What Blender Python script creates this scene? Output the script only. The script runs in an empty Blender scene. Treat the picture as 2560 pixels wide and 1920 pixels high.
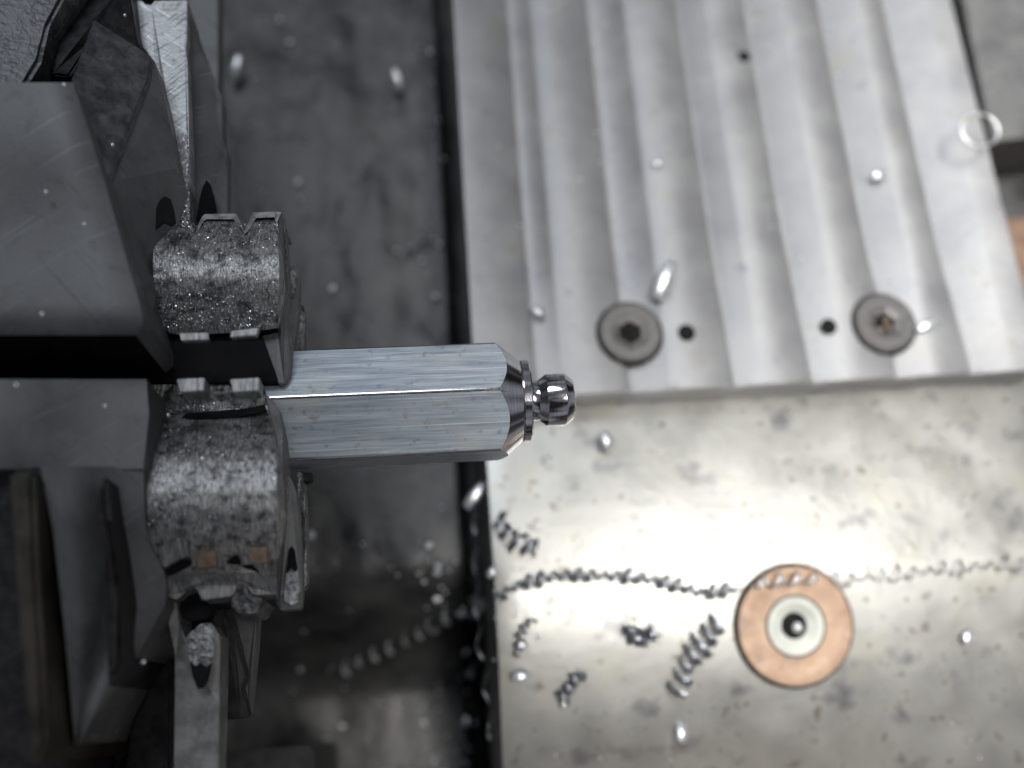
import bpy, bmesh, math, random
from mathutils import Vector, Matrix, noise
random.seed(7)
SC = bpy.context.scene
COL = SC.collection
# ------------------------------------------------------------------ camera (1 unit = 1 cm)
F = 2500.0                       # focal length in pixels of the 2560 px wide photograph
def unit(a): return Vector(a).normalized()
dn = unit((-180, -856, -F))      # world -Z seen in camera space
zc = -dn
yc = unit((-516, 7410, -F)); yc = (yc - zc * yc.dot(zc)).normalized()
xc = yc.cross(zc).normalized()
ROT = Matrix((xc, yc, zc))       # camera space -> world space
def ray(px, py): return ROT @ Vector((px - 1280, 960 - py, -F)) / F
CAM = -ray(1290, 1004) * 12.9
def W(px, py, z):
    d = ray(px, py); t = (z - CAM.z) / d.z
    return CAM + d * t
cam_data = bpy.data.cameras.new('camera'); cam = bpy.data.objects.new('camera', cam_data); COL.objects.link(cam)
cam.matrix_world = Matrix.Translation(CAM) @ ROT.to_4x4()
cam_data.sensor_width = 360; cam_data.lens = 360 * F / 2560
cam_data.clip_start = 0.5; cam_data.clip_end = 500
cam_data.dof.use_dof = True; cam_data.dof.focus_distance = 12.35
cam_data.dof.aperture_fstop = (cam_data.lens / 1000) / 0.33
SC.camera = cam
# ------------------------------------------------------------------ light
wd = bpy.data.worlds.new('World'); SC.world = wd; wd.use_nodes = True
bg = wd.node_tree.nodes['Background']; bg.inputs[0].default_value = (.80, .88, 1, 1); bg.inputs[1].default_value = .12
wt = wd.node_tree; wn = wt.nodes.new('ShaderNodeTexNoise'); wn.inputs['Scale'].default_value = 3.2; wn.inputs['Detail'].default_value = 2; wc_ = wt.nodes.new('ShaderNodeTexCoord'); wt.links.new(wc_.outputs['Generated'], wn.inputs['Vector'])
wr = wt.nodes.new('ShaderNodeValToRGB'); wr.color_ramp.elements[0].position = .42; wr.color_ramp.elements[0].color = (.10, .085, .085, 1); wr.color_ramp.elements[1].position = .62; wr.color_ramp.elements[1].color = (1.5, 1.6, 1.8, 1)
wt.links.new(wn.outputs['Fac'], wr.inputs['Fac']); wt.links.new(wr.outputs[0], bg.inputs[0])
def area(name, loc, target, sx, sy, power, col):
    l = bpy.data.lights.new(name, 'AREA'); l.shape = 'RECTANGLE'; l.size = sx; l.size_y = sy; l.energy = power; l.color = col
    o = bpy.data.objects.new(name, l); COL.objects.link(o); o.location = loc
    o.rotation_euler = (Vector(target) - Vector(loc)).to_track_quat('-Z', 'Y').to_euler(); return o
P0 = W(2060, 1420, -4.4)
dv = (P0 - CAM).normalized(); rv = Vector((dv.x, dv.y, -dv.z))
KEY = P0 + rv * 46
KEY.x = 11.5
kl = area('machine_lamp', KEY, (7.0, 2.6, -4.3), 52, 5, 3000, (1, .985, .955)); kl.data.spread = math.radians(38)
kl.rotation_euler = (Vector((KEY.x - 1.5, 3.9, -4.3)) - KEY).to_track_quat('-Z', 'Y').to_euler()
area('overhead_fill', (-14, 38, 62), (0, 0, 0), 30, 22, 13500, (.84, .91, 1))  # soft bluish fill added overhead to lift the dark left side
area('warm_lamp', (16, -42, 16), (0, 0, 0), 6, 5, 200, (1, .66, .40))
SC.view_settings.view_transform = 'Standard'; SC.view_settings.look = 'None'
SC.view_settings.exposure = 0.36; SC.view_settings.gamma = 1
SC.cycles.use_denoising = True; SC.cycles.max_bounces = 6; SC.cycles.sample_clamp_indirect = 6
SC.cycles.caustics_reflective = False; SC.cycles.caustics_refractive = False
# ------------------------------------------------------------------ materials
def mat(name, c1, c2, metal=.8, rough=.4, scale=6, bump=0., bscale=40, rvar=.1, stretch=(1, 1, 1), spots=None, lines=None, spec=None, thr=(.4, .6), bdist=.02, fleck=None):
    m = bpy.data.materials.new(name); m.use_nodes = True; nt = m.node_tree; N = nt.nodes; L = nt.links
    b = N['Principled BSDF']; b.inputs['Metallic'].default_value = metal
    tc = N.new('ShaderNodeTexCoord'); mp = N.new('ShaderNodeMapping'); mp.inputs['Scale'].default_value = stretch
    L.new(tc.outputs['Object'], mp.inputs['Vector'])
    n1 = N.new('ShaderNodeTexNoise'); n1.inputs['Scale'].default_value = scale; n1.inputs['Detail'].default_value = 6; n1.inputs['Roughness'].default_value = .6
    L.new(mp.outputs[0], n1.inputs['Vector'])
    r = N.new('ShaderNodeValToRGB'); r.color_ramp.elements[0].position = thr[0]; r.color_ramp.elements[1].position = thr[1]
    r.color_ramp.elements[0].color = (*c1, 1); r.color_ramp.elements[1].color = (*c2, 1)
    L.new(n1.outputs['Fac'], r.inputs['Fac']); colour = r.outputs['Color']
    def layer(colour, scale_, col, lo, hi, strength=1, det=3, vec=None):
        n = N.new('ShaderNodeTexNoise'); n.inputs['Scale'].default_value = scale_; n.inputs['Detail'].default_value = det
        L.new(vec or tc.outputs['Object'], n.inputs['Vector'])
        mr = N.new('ShaderNodeMapRange'); mr.inputs['From Min'].default_value = lo; mr.inputs['From Max'].default_value = hi; mr.inputs['To Max'].default_value = strength
        L.new(n.outputs['Fac'], mr.inputs['Value'])
        mx = N.new('ShaderNodeMixRGB'); mx.inputs[2].default_value = (*col, 1)
        L.new(mr.outputs[0], mx.inputs[0]); L.new(colour, mx.inputs[1]); return mx.outputs[0]
    for s in (spots or []): colour = layer(colour, *s)
    for s in (lines or []):
        ml = N.new('ShaderNodeMapping'); ml.inputs['Scale'].default_value = s[0][:3]; rz = N.new('ShaderNodeMapping'); rz.inputs['Rotation'].default_value = (0, 0, math.radians(s[0][3] if len(s[0]) > 3 else 0)); L.new(tc.outputs['Object'], rz.inputs['Vector']); L.new(rz.outputs[0], ml.inputs['Vector']); 0 and L.new(tc.outputs['Object'], ml.inputs['Vector'])
        colour = layer(colour, *s[1:], 3, ml.outputs[0])
    if spec is not None: b.inputs['Specular IOR Level'].default_value = spec
    L.new(colour, b.inputs['Base Color'])
    mr = N.new('ShaderNodeMapRange'); mr.inputs['From Min'].default_value = .3; mr.inputs['From Max'].default_value = .7
    mr.inputs['To Min'].default_value = max(.03, rough - rvar); mr.inputs['To Max'].default_value = rough + rvar
    L.new(n1.outputs['Fac'], mr.inputs['Value']); L.new(mr.outputs[0], b.inputs['Roughness'])
    if bump:
        n2 = N.new('ShaderNodeTexNoise'); n2.inputs['Scale'].default_value = bscale; n2.inputs['Detail'].default_value = 4
        L.new(mp.outputs[0], n2.inputs['Vector'])
        bp = N.new('ShaderNodeBump'); bp.inputs['Strength'].default_value = bump; bp.inputs['Distance'].default_value = bdist
        L.new(n2.outputs['Fac'], bp.inputs['Height']); L.new(bp.outputs[0], b.inputs['Normal'])
    return m
M = {}
M['oxide'] = mat('aged_aluminium', (.43, .485, .55), (.74, .81, .87), .45, .42, 3.0, .35, 9, .08, (.35, 6, 6), lines=[((.12, 9, 9), 5, (.97, .99, 1), .62, .70, .9), ((.3, 12, 12), 4, (.16, .18, .23), .63, .72, .6)],
                 spots=[(2.2, (.74, .74, .70), .52, .7, .55), (9, (.22, .25, .31), .60, .74, .55)], thr=(.30, .70), bdist=.012)
M['polish'] = mat('freshly_turned_metal', (.58, .56, .58), (.74, .72, .74), 1, .11, 4, .12, 9, .03, (26, .5, .5), bdist=.0016)
M['swarf'] = mat('oily_speckled_steel', (.08, .08, .085), (.34, .34, .34), .7, .42, 16, 1, 15, .12, (1, 1, 1), spots=[(5, (.035, .035, .045), .5, .7, .6)], bdist=.022, thr=(.38, .66))
M['ground'] = mat('ground_steel_with_grit', (.24, .24, .24), (.52, .51, .495), .8, .38, 15, .8, 16, .10, (2.6, .5, .8), spots=[(9, (.07, .07, .075), .52, .66, .8), (4, (.09, .09, .10), .54, .7, .6)], bdist=.028, thr=(.36, .62))
M['post'] = mat('stained_grey_steel', (.16, .16, .155), (.27, .27, .26), .4, .48, 4, .4, 45, .05, spots=[(5, (.10, .06, .045), .62, .74, .5)], bdist=.012)
M['grime'] = mat('grimy_steel', (.07, .07, .075), (.19, .19, .195), .4, .45, 5, .8, 12, .12, bdist=.03, thr=(.35, .65))
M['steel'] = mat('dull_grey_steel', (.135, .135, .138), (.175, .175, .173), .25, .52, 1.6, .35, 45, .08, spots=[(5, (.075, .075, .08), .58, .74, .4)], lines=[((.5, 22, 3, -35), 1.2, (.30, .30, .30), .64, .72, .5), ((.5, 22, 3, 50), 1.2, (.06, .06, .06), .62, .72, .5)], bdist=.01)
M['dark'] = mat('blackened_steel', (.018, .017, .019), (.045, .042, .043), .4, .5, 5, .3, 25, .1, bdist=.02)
M['black'] = mat('shade_black_steel', (.004, .004, .005), (.010, .009, .010), .0, .7, spec=.12, scale=6, bump=.3, bscale=20)  # black stands in for the shade in gaps, slot walls and recesses
M['blk0'] = mat('shade_black_steel_rough', (.004, .004, .005), (.010, .009, .010), .0, .7, 6, .4, 20, .1, bdist=.02)
M['brown'] = mat('brown_stained_steel', (.032, .028, .023), (.08, .066, .052), .4, .5, 2, .1, 20, .1)
M['scratch'] = mat('cross_scratched_steel', (.34, .34, .35), (.60, .60, .60), .55, .42, 3, .3, 20, .08, (3, 12, 3), spots=[(12, (.12, .12, .13), .6, .72, .7)], lines=[((2.5, 30, 1, 35), 1, (.85, .85, .85), .56, .64, .8), ((2.5, 34, 1, -40), 1, (.12, .12, .12), .56, .66, .8)], thr=(.35, .65), bdist=.012)
M['bright'] = mat('worn_bright_steel', (.16, .16, .16), (.40, .395, .385), .6, .42, 7, .7, 14, .08, (4, .6, 1), spots=[(14, (.2, .2, .2), .58, .7, .6)], bdist=.01)
M['edge'] = mat('bare_worn_edge', (.34, .34, .33), (.58, .57, .55), .5, .42, 9, .5, 25, .08, bdist=.01)
M['copper'] = mat('copper_and_warm_lit', (.20, .145, .11), (.32, .23, .17), .3, .45, 12, .3, 40, .08, bdist=.01)  # warm light put into the colour on the lands; also the coppery chips
M['slide'] = mat('milled_aluminium', (.275, .275, .287), (.37, .37, .37), .42, .50, 1.2, .10, 14, .05,
                 spots=[(1.3, (.33, .31, .26), .62, .74, .5), (2.6, (.20, .21, .23), .64, .74, .6), (7, (.15, .15, .14), .68, .76, .7)], thr=(.3, .7), bdist=.01)
M['apron'] = mat('stained_aluminium', (.345, .34, .318), (.47, .46, .43), .74, .41, 1.0, .25, 5, .06,
                 spots=[(1.1, (.42, .40, .33), .54, .7, .5), (1.7, (.17, .17, .18), .60, .74, .8), (4.0, (.16, .135, .095), .61, .72, .75), (8, (.12, .10, .08), .70, .78, .6)], thr=(.3, .7), bdist=.02)
M['bed'] = mat('grimy_bed_steel', (.022, .022, .024), (.112, .110, .107), .35, .46, .9, .5, 6, .10, spots=[(.7, (.11, .10, .09), .60, .75, .5), (3, (.02, .02, .02), .6, .75, .5)], thr=(.33, .68), bdist=.05)
M['screw'] = mat('grey_screw_steel', (.10, .095, .094), (.135, .13, .125), .35, .48, 8, .2, 30, .05, bdist=.01)
M['hole'] = mat('dark_hole', (.008, .008, .008), (.02, .02, .02), 0, .8, 8, spec=.1)
M['brass'] = mat('copper_washer', (.38, .245, .165), (.47, .325, .225), .3, .45, 3, .3, 12, .06, spots=[(3.5, (.22, .17, .15), .56, .72, .6), (9, (.25, .15, .10), .6, .72, .6)], bdist=.01)
M['cream'] = mat('cream_plastic_seat', (.55, .56, .50), (.64, .64, .58), 0, .5, 4)
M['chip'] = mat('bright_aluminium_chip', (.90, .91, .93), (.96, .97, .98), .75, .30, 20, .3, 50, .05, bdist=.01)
M['chipd'] = mat('shaded_chip_metal', (.22, .23, .26), (.46, .48, .53), .9, .34, 12, .3, 50, .08, bdist=.01)  # darker copy of the chip metal, grey shading put into the colour
M['wood'] = mat('brown_board', (.16, .09, .055), (.25, .16, .11), 0, .6, 3)
# ------------------------------------------------------------------ helpers
def tag(o, label=None, cat=None, group=None, kind=None):
    if label: o['label'] = label
    if cat: o['category'] = cat
    if group: o['group'] = group
    if kind: o['kind'] = kind
    return o
def empty(name, loc, label, cat, group=None):
    o = bpy.data.objects.new(name, None); COL.objects.link(o); o.location = loc; o.empty_display_size = .2
    bpy.context.view_layer.update(); return tag(o, label, cat, group)
def link(name, me, m, parent=None):
    o = bpy.data.objects.new(name, me); COL.objects.link(o)
    if m is not None and not me.materials: me.materials.append(m)
    if parent is not None:
        o.parent = parent
        q = parent; off = Vector((0, 0, 0))
        while q is not None: off += q.location; q = q.parent
        o.location = -off
    return o
def mesh(name, vs, fs, m, parent=None, smooth=False, bevel=0, seg=2):
    me = bpy.data.meshes.new(name); me.from_pydata([tuple(v) for v in vs], [], fs)
    bm = bmesh.new(); bm.from_mesh(me); bmesh.ops.recalc_face_normals(bm, faces=bm.faces)
    if bevel:
        es = [e for e in bm.edges if len(e.link_faces) == 2 and e.calc_face_angle(0) > .5]
        bmesh.ops.bevel(bm, geom=es, offset=bevel, segments=seg, affect='EDGES', clamp_overlap=True)
    bm.to_mesh(me); bm.free()
    if smooth: me.shade_smooth()
    return link(name, me, m, parent)
def prism(name, pts, zb, m, parent=None, bevel=.02, z=None, seg=2):
    """solid with a top outline (pixel, pixel, height) standing on height zb; sides go straight down"""
    top = [W(p[0], p[1], p[2] if len(p) > 2 else z) for p in pts]; n = len(top)
    vs = top + [Vector((v.x, v.y, zb)) for v in top]
    fs = [tuple(range(n)), tuple(range(2 * n - 1, n - 1, -1))] + [(i, (i + 1) % n, n + (i + 1) % n, n + i) for i in range(n)]
    o = mesh(name, vs, fs, m, parent, bevel=bevel, seg=4 if bevel >= .05 else 2)
    if bevel >= .05: o.data.shade_smooth(); o.data.set_sharp_from_angle(angle=math.radians(40))
    return o
def patch(name, rows, zb, m, parent=None, smooth=True):
    """solid whose top is a grid of (pixel, pixel, height) and whose skirt goes down to zb"""
    R = len(rows); C = len(rows[0]); vs = [W(*p) for r in rows for p in r]; fs = []
    for i in range(R - 1):
        for j in range(C - 1): a = i * C + j; fs.append((a, a + 1, a + C + 1, a + C))
    ring = [j for j in range(C)] + [i * C + C - 1 for i in range(1, R)] + [(R - 1) * C + j for j in range(C - 2, -1, -1)] + [i * C for i in range(R - 2, 0, -1)]
    b0 = len(vs); vs += [Vector((vs[k].x, vs[k].y, zb)) for k in ring]; n = len(ring)
    # the skirt owns its upper vertices so that the rim stays crisp
    t0 = len(vs); vs += [vs[k].copy() for k in ring]
    for i in range(n): j = (i + 1) % n; fs.append((t0 + i, t0 + j, b0 + j, b0 + i))
    fs.append(tuple(b0 + i for i in range(n)))
    o = mesh(name, vs, fs, m, parent)
    if smooth:
        me = o.data
        for k, p in enumerate(me.polygons): p.use_smooth = k < (R - 1) * (C - 1)
    return o
def lathe(name, prof, m, parent=None, seg=96, caps=True, smooth=True, axis='X', c=(0, 0, 0)):
    vs = []; fs = []
    for (x, r) in prof:
        for k in range(seg):
            a = 2 * math.pi * k / seg
            v = (x, r * math.cos(a), r * math.sin(a)) if axis == 'X' else (r * math.cos(a), r * math.sin(a), x)
            vs.append(Vector(v) + Vector(c))
    for i in range(len(prof) - 1):
        for k in range(seg): k2 = (k + 1) % seg; fs.append((i * seg + k, i * seg + k2, (i + 1) * seg + k2, (i + 1) * seg + k))
    if caps: fs.append(tuple(range(seg - 1, -1, -1))); fs.append(tuple((len(prof) - 1) * seg + k for k in range(seg)))
    o = mesh(name, vs, fs, m, parent)
    if smooth:
        o.data.shade_smooth()
        o.data.set_sharp_from_angle(angle=math.radians(18))
    return o
def lerp(a, b, t): return a + (b - a) * t
def interp(tab, x):
    if x <= tab[0][0]: return tab[0][1]
    for (x0, y0), (x1, y1) in zip(tab, tab[1:]):
        if x <= x1: return lerp(y0, y1, (x - x0) / (x1 - x0))
    return tab[-1][1]
# ------------------------------------------------------------------ bed and pit under everything
ZB = -6.6
XGAP = W(1150, 300, -4.0).x
def sheet(name, x0, x1, y0, y1, nx, ny, zf, m, zb=-12):
    vs = []; fs = []
    for j in range(ny + 1):
        for i in range(nx + 1):
            x = lerp(x0, x1, i / nx); y = lerp(y0, y1, j / ny); vs.append(Vector((x, y, zf(x, y))))
    for j in range(ny):
        for i in range(nx): a = j * (nx + 1) + i; fs.append((a, a + 1, a + nx + 2, a + nx + 1))
    return mesh(name, vs, fs, m, smooth=True)
def bedz(x, y):
    z = ZB + .10 * noise.noise(Vector((x * .7, y * .5, 1))) + .05 * noise.noise(Vector((x * 2.2, y * 1.8, 4)))
    t = min(1, max(0, (-y - 1.0) / 2.2)); t = t * t * (3 - 2 * t)
    s = min(1, max(0, (x + .2) / 1.2)); s = 1.6 - s * 1.15
    g_ = XGAP + .012 * (y + 0) * 0
    if XGAP - .26 < x < XGAP + .8: z -= 2.6 * min(1, (x - XGAP + .26) / .12)
    return z - 2.2 * t * s
tag(sheet('lathe_bed', -16, 26, -16, 18, 420, 136, bedz, M['bed']), 'grimy dark grey lathe bed strewn with chips between chuck and slide', None, None, 'structure')
# ------------------------------------------------------------------ cross slide
ZS, ZA = -4.0, -4.35
sl = empty('cross_slide', W(1800, 900, ZA), 'pale aluminium cross slide with ridged top plate and stained lower apron', 'cross slide')
def at0(px, py, z): return W(px, py, z)
# grooves are found by their left edge on the row y = 300 of the photograph
yT, yBm = W(1500, -500, ZS).y, None
gx = [W(px, 300, ZS).x for px in (1280, 1487, 1730, 1906, 2102, 2272)]
gshape = [(.0, .16, .10, .0), (.0, .34, .12, .1), (.0, .30, .10, .5), (.0, .30, .10, .5), (.0, .34, .12, .6), (.0, .55, .12, .8)]
xl = W(1150, 300, ZS).x; xr = W(2452, 300, ZS).x
prof = [(xl, 0)]
for k, g in enumerate(gx):
    wdt = [.55, .85, .62, .78, .80, .95][k]; dep = [.20, .32, .28, .30, .32, .35][k]
    steps = 14
    for i in range(steps + 1):
        t = i / steps
        s = (t / .16) if t < .16 else 1 - ((t - .16) / .84) ** (.85 if k > 1 else 1.6)
        s = max(0, min(1, s)); s = s * s * (3 - 2 * s) if t < .16 else s
        prof.append((g + wdt * t, -dep * s))
prof.append((xr, 0))
yb_l = W(1240, 996, ZS); yb_r = W(2560, 925, ZS)
def yfront(x): return yb_l.y + (yb_r.y - yb_l.y) * (x - yb_l.x) / (yb_r.x - yb_l.x)
ytop = 13.0
vs = []; fs = []; C = len(prof); NR = 34
for j in range(NR + 1):
    for (x, dz) in prof:
        y = lerp(yfront(x), ytop, j / NR)
        fade = 1.0 if j > 1 else .6
        vs.append(Vector((x, y, ZS + dz * min(1, .25 + (y - yfront(x)) / 4.0))))
for j in range(NR):
    for i in range(C - 1): a = j * C + i; fs.append((a, a + 1, a + C + 1, a + C))
ring = list(range(C)) + [j * C + C - 1 for j in range(1, NR + 1)] + [NR * C + i for i in range(C - 2, -1, -1)] + [j * C for j in range(NR - 1, 0, -1)]
b0 = len(vs); vs += [vs[k].copy() for k in ring]; b1 = len(vs); vs += [Vector((vs[k].x, vs[k].y, -5.4)) for k in ring]; n = len(ring)
for i in range(n): j = (i + 1) % n; fs.append((b0 + i, b0 + j, b1 + j, b1 + i))
tp = mesh('top_plate', vs, fs, M['slide'], sl)
for k, p in enumerate(tp.data.polygons): p.use_smooth = k < NR * (C - 1)
# apron: flat shelf, then rolling down past the chip line
xa0, xa1 = W(1228, 1300, ZA).x, W(2900, 1300, ZA).x
yl0 = yfront(2.5) + .35; ybr = W(1700, 1455, ZA).y
vs = []; fs = []; NX, NY = 60, 70
for j in range(NY + 1):
    y = lerp(yl0, -12, (j / NY) ** 1.15)
    for i in range(NX + 1):
        x = lerp(xa0, xa1, i / NX)
        d = max(0, ybr - y)
        u_ = max(0, y - ybr); z = ZA - .022 * u_ - .020 * u_ * u_ - .12 * d - .065 * d * d if d < 3 else ZA - .36 - .585 - .51 * (d - 3)
        if i == 0: z -= .03
        z += .012 * noise.noise(Vector((x * .9, y * .9, 7)))
        vs.append(Vector((x, y, z)))
for j in range(NY):
    for i in range(NX): a = j * (NX + 1) + i; fs.append((a, a + 1, a + NX + 2, a + NX + 1))
k0 = len(vs)
for j in range(NY + 1): vs.append(vs[j * (NX + 1)].copy())
k1 = len(vs)
for j in range(NY + 1): v = vs[j * (NX + 1)]; vs.append(Vector((v.x + .02, v.y, -9.5)))
for j in range(NY): fs.append((k0 + j, k0 + j + 1, k1 + j + 1, k1 + j))
ap = mesh('apron', vs, fs, M['apron'], sl)
for k, p in enumerate(ap.data.polygons): p.use_smooth = k < NX * NY
def apz(p):   # height of the apron under a pixel
    q = W(p[0], p[1], ZA); d = max(0, ybr - q.y)
    u_ = max(0, q.y - ybr); return ZA - .022 * u_ - .020 * u_ * u_ - .12 * d - .065 * d * d
# screws
def hexprism(name, c, r, z0, z1, m, parent, rot=0, bevel=0):
    vs = [Vector((c.x + r * math.cos(rot + k * math.pi / 3), c.y + r * math.sin(rot + k * math.pi / 3), z)) for z in (z1, z0) for k in range(6)]
    return mesh(name, vs, [(0, 1, 2, 3, 4, 5), (11, 10, 9, 8, 7, 6)] + [(k, (k + 1) % 6, 6 + (k + 1) % 6, 6 + k) for k in range(6)], m, parent)
def socket_screw(px, py, label, rot, rs, fill):
    c = W(px, py, ZS); R = .56; r = rs
    s = 48; hexr = lambda a: r * math.cos(math.pi / 6) / math.cos(((a - rot) % (math.pi / 3)) - math.pi / 6)
    vs = []; fs = []
    prof = [(R + .01, -.10), (R, .07), (R - .05, .10), ('h', 1.65, .10), ('h', 1.32, .075), ('h', 1.0, .06), ('h', .98, -.01)]
    for p in prof:
        for k in range(s):
            a = 2 * math.pi * k / s; rr = p[0] if p[0] != 'h' else hexr(a) * p[1]; z = p[-1]
            vs.append(Vector((c.x + rr * math.cos(a), c.y + rr * math.sin(a), ZS + z)))
    for i in range(len(prof) - 1):
        for k in range(s): k2 = (k + 1) % s; fs.append((i * s + k, i * s + k2, (i + 1) * s + k2, (i + 1) * s + k))
    hd = mesh('socket_screw', vs, fs, M['screw'], sl); hd['label'] = label
    b = lathe('socket_floor', [(ZS - .005, r * 1.15), (ZS + .012, r * 1.15), (ZS + .012, .001)], M['hole'], hd, 24, False, True, 'Z', (c.x, c.y, 0))
    rg = lathe('countersink_gap', [(ZS + .004, R + .045), (ZS + .006, R + .0)], M['black'], hd, 64, False, True, 'Z', (c.x, c.y, 0))
    return hd
socket_screw(1574, 834, 'grey flat head screw with an empty hex socket', .52, .225, 0)
socket_screw(2209, 810, 'grey flat head screw with coppery chips in its socket', .3, .205, 1)
for (px, py, r) in ((1716, 832, .125), (2072, 816, .115), (1860, 141, .09)):
    c = W(px, py, ZS + .006); lathe('drilled_hole', [(ZS + .008, r + .035), (ZS + .007, r), (ZS + .0065, 0.001)], M['hole'], sl, 32, False, True, 'Z', (c.x, c.y, 0))
# copper washer with cream seat and steel ball
wz = apz((1988, 1560)); wc = W(1988, 1562, wz + .1); Rw = .98
wa = empty('washer', (wc.x, wc.y, wz), 'round coppery washer with cream centre on the stained apron', 'washer')
lathe('copper_ring', [(wz - .15, Rw), (wz + .09, Rw), (wz + .12, Rw - .03), (wz + .125, Rw - .2), (wz + .118, Rw - .26), (wz + .12, .50), (wz + .05, .47)], M['brass'], wa, 96, False, True, 'Z', (wc.x, wc.y, 0))
lathe('seat_ring', [(wz + .06, .50), (wz + .135, .475), (wz + .13, .38), (wz + .07, .27), (wz + .04, .22)], M['cream'], wa, 96, False, True, 'Z', (wc.x, wc.y, 0))
lathe('bore', [(wz + .035, .27), (wz + .03, .001)], M['hole'], wa, 48, False, True, 'Z', (wc.x, wc.y, 0))
dslope = .12 + .13 * max(0, ybr - wc.y); wa.rotation_euler.x = math.atan(dslope)
lathe('seam', [(wz + .112, .515), (wz + .124, .51), (wz + .124, .485), (wz + .10, .48)], M['hole'], wa, 96, False, True, 'Z', (wc.x, wc.y, 0))
lathe('grime_ring', [(wz + .02, Rw + .05), (wz + .05, Rw + .02), (wz + .06, Rw - .02)], M['dark'], wa, 96, False, True, 'Z', (wc.x, wc.y, 0))
bl = bpy.data.meshes.new('ball'); bmm = bmesh.new(); bmesh.ops.create_uvsphere(bmm, u_segments=32, v_segments=16, radius=.085); bmm.to_mesh(bl); bmm.free(); bl.shade_smooth()
ball = link('ball', bl, M['chip'], wa); ball.location = Vector((.03, -.02, .10))
# rear casting and things past the right edge
rc = prism('rear_casting', [(2395, -60), (2700, -60), (2700, 330), (2480, 352)], -6.4, M['steel'], None, .03, z=-4.9)
tag(rc, 'flat grey casting behind the right edge of the ridged plate', 'casting')
wb = prism('board', [(2500, 545), (2720, 545), (2720, 1000), (2500, 1000)], -7.0, M['wood'], None, .03, z=-6.2)
tag(wb, 'brown board low beyond the right edge of the ridged plate', 'board')
# ------------------------------------------------------------------ hexagonal bar
S = .80
bar = empty('hexagonal_bar', (0, 0, 0), 'silvery hexagonal metal bar with turned polished knob held in the chuck jaws', 'metal bar')
AX = lambda px: W(px, 1004, 0).x
phi = math.radians(5.6)
x_end = AX(1303); x_start = AX(380)
cone = lambda x: .515 + (x_end - x) * (S * 1.0 - .515) / (x_end - AX(1238))
# hexagon shank with every face cut back by the turning cone: columns per face, rows along the bar
vs = []; fs = []; nf = 28
ring_n = 6 * nf
def hexpt(k):
    f = k // nf; t = (k % nf) / nf
    a0 = math.pi / 2 + phi + f * math.pi / 3; a1 = a0 + math.pi / 3
    return Vector((0, lerp(math.cos(a0), math.cos(a1), t) * S, lerp(math.sin(a0), math.sin(a1), t) * S))
def xcut(r): return x_end - (r - .515) * (x_end - AX(1238)) / (S - .515)
for k in range(ring_n):
    p = hexpt(k); f = k % nf
    rnd = 1 - .012 * (1 if f == 0 else 0)
    xe = xcut(p.length)
    for i in range(9):
        x = lerp(x_start, xe, [0, .3, .6, .8, .9, .95, .98, .995, 1][i]); vs.append(Vector((x, p.y * rnd, p.z * rnd)))
for k in range(ring_n):
    k2 = (k + 1) % ring_n
    for i in range(8): fs.append((k * 9 + i, k * 9 + i + 1, k2 * 9 + i + 1, k2 * 9 + i))
sh = mesh('shank', vs, fs, M['oxide'], bar)
# small bright bevel along the near corners, as their own geometry
for f in range(6):
    a = math.pi / 2 + phi + f * math.pi / 3
    r1 = S * 1.0; vs = []; w_ = .022; n_ = 9
    for x in (x_start, xcut(S * .99)):
        for i in range(n_):
            aa = a + (i / (n_ - 1) - .5) * 2 * w_ / S
            rr = r1 - .006 - ((i - (n_ - 1) / 2) / ((n_ - 1) / 2)) ** 2 * .0045
            vs.append(Vector((x, math.cos(aa) * rr, math.sin(aa) * rr)))
    e = mesh('corner', vs, [(i, i + 1, n_ + i + 1, n_ + i) for i in range(n_ - 1)], M['polish'], bar, True)
# cone surface between the hexagon and the collar
vs = []; fs = []
for k in range(ring_n):
    p = hexpt(k); r0 = p.length * (.988 if k % nf == 0 else 1); x0 = xcut(p.length); d = p.normalized()
    for i in range(6):
        t = i / 5; r = lerp(r0, .515, t); vs.append(Vector((lerp(x0, x_end, t), d.y * r, d.z * r)))
for k in range(ring_n):
    k2 = (k + 1) % ring_n
    for i in range(5): fs.append((k * 6 + i, k * 6 + i + 1, k2 * 6 + i + 1, k2 * 6 + i))
co = mesh('chamfer', vs, fs, M['polish'], bar, True)
xA = AX
lathe('collar', [(x_end - .02, .40), (x_end - .01, .515), (x_end + .004, .53), (xA(1320), .53), (xA(1323), .517), (xA(1324), .25)], M['polish'], bar, 128, True)
lathe('neck', [(xA(1318), .30), (xA(1327), .285), (xA(1330), .262), (xA(1343), .258), (xA(1346), .262)], M['polish'], bar, 96, True)
lathe('knob', [(xA(1344), .255), (xA(1364), .335), (xA(1366), .338), (xA(1410), .340), (xA(1413), .332), (xA(1430), .262), (xA(1432), .245), (xA(1431.5), .02)], M['polish'], bar, 128, True)
# ------------------------------------------------------------------ chuck
ck = empty('lathe_chuck', W(200, 1000, -3), 'dark steel lathe chuck with speckled jaws gripping the hexagonal bar', 'chuck')
body = prism('body', [(-500, -400, -.6), (300, -400, -.6), (330, -60, -.6), (330, 300, -.8), (330, 1000, -1.0), (340, 1500, -1.2), (300, 2100, -1.4), (-500, 2300, -1.4)], -6, M['black'], ck, .05)
def blacken(o, d=Vector((0, -1, 0)), m='black', lim=.75):  # paints the shaded near sides along the jaw gap black
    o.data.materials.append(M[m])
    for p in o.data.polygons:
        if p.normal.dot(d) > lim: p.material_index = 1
    return o
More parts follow.
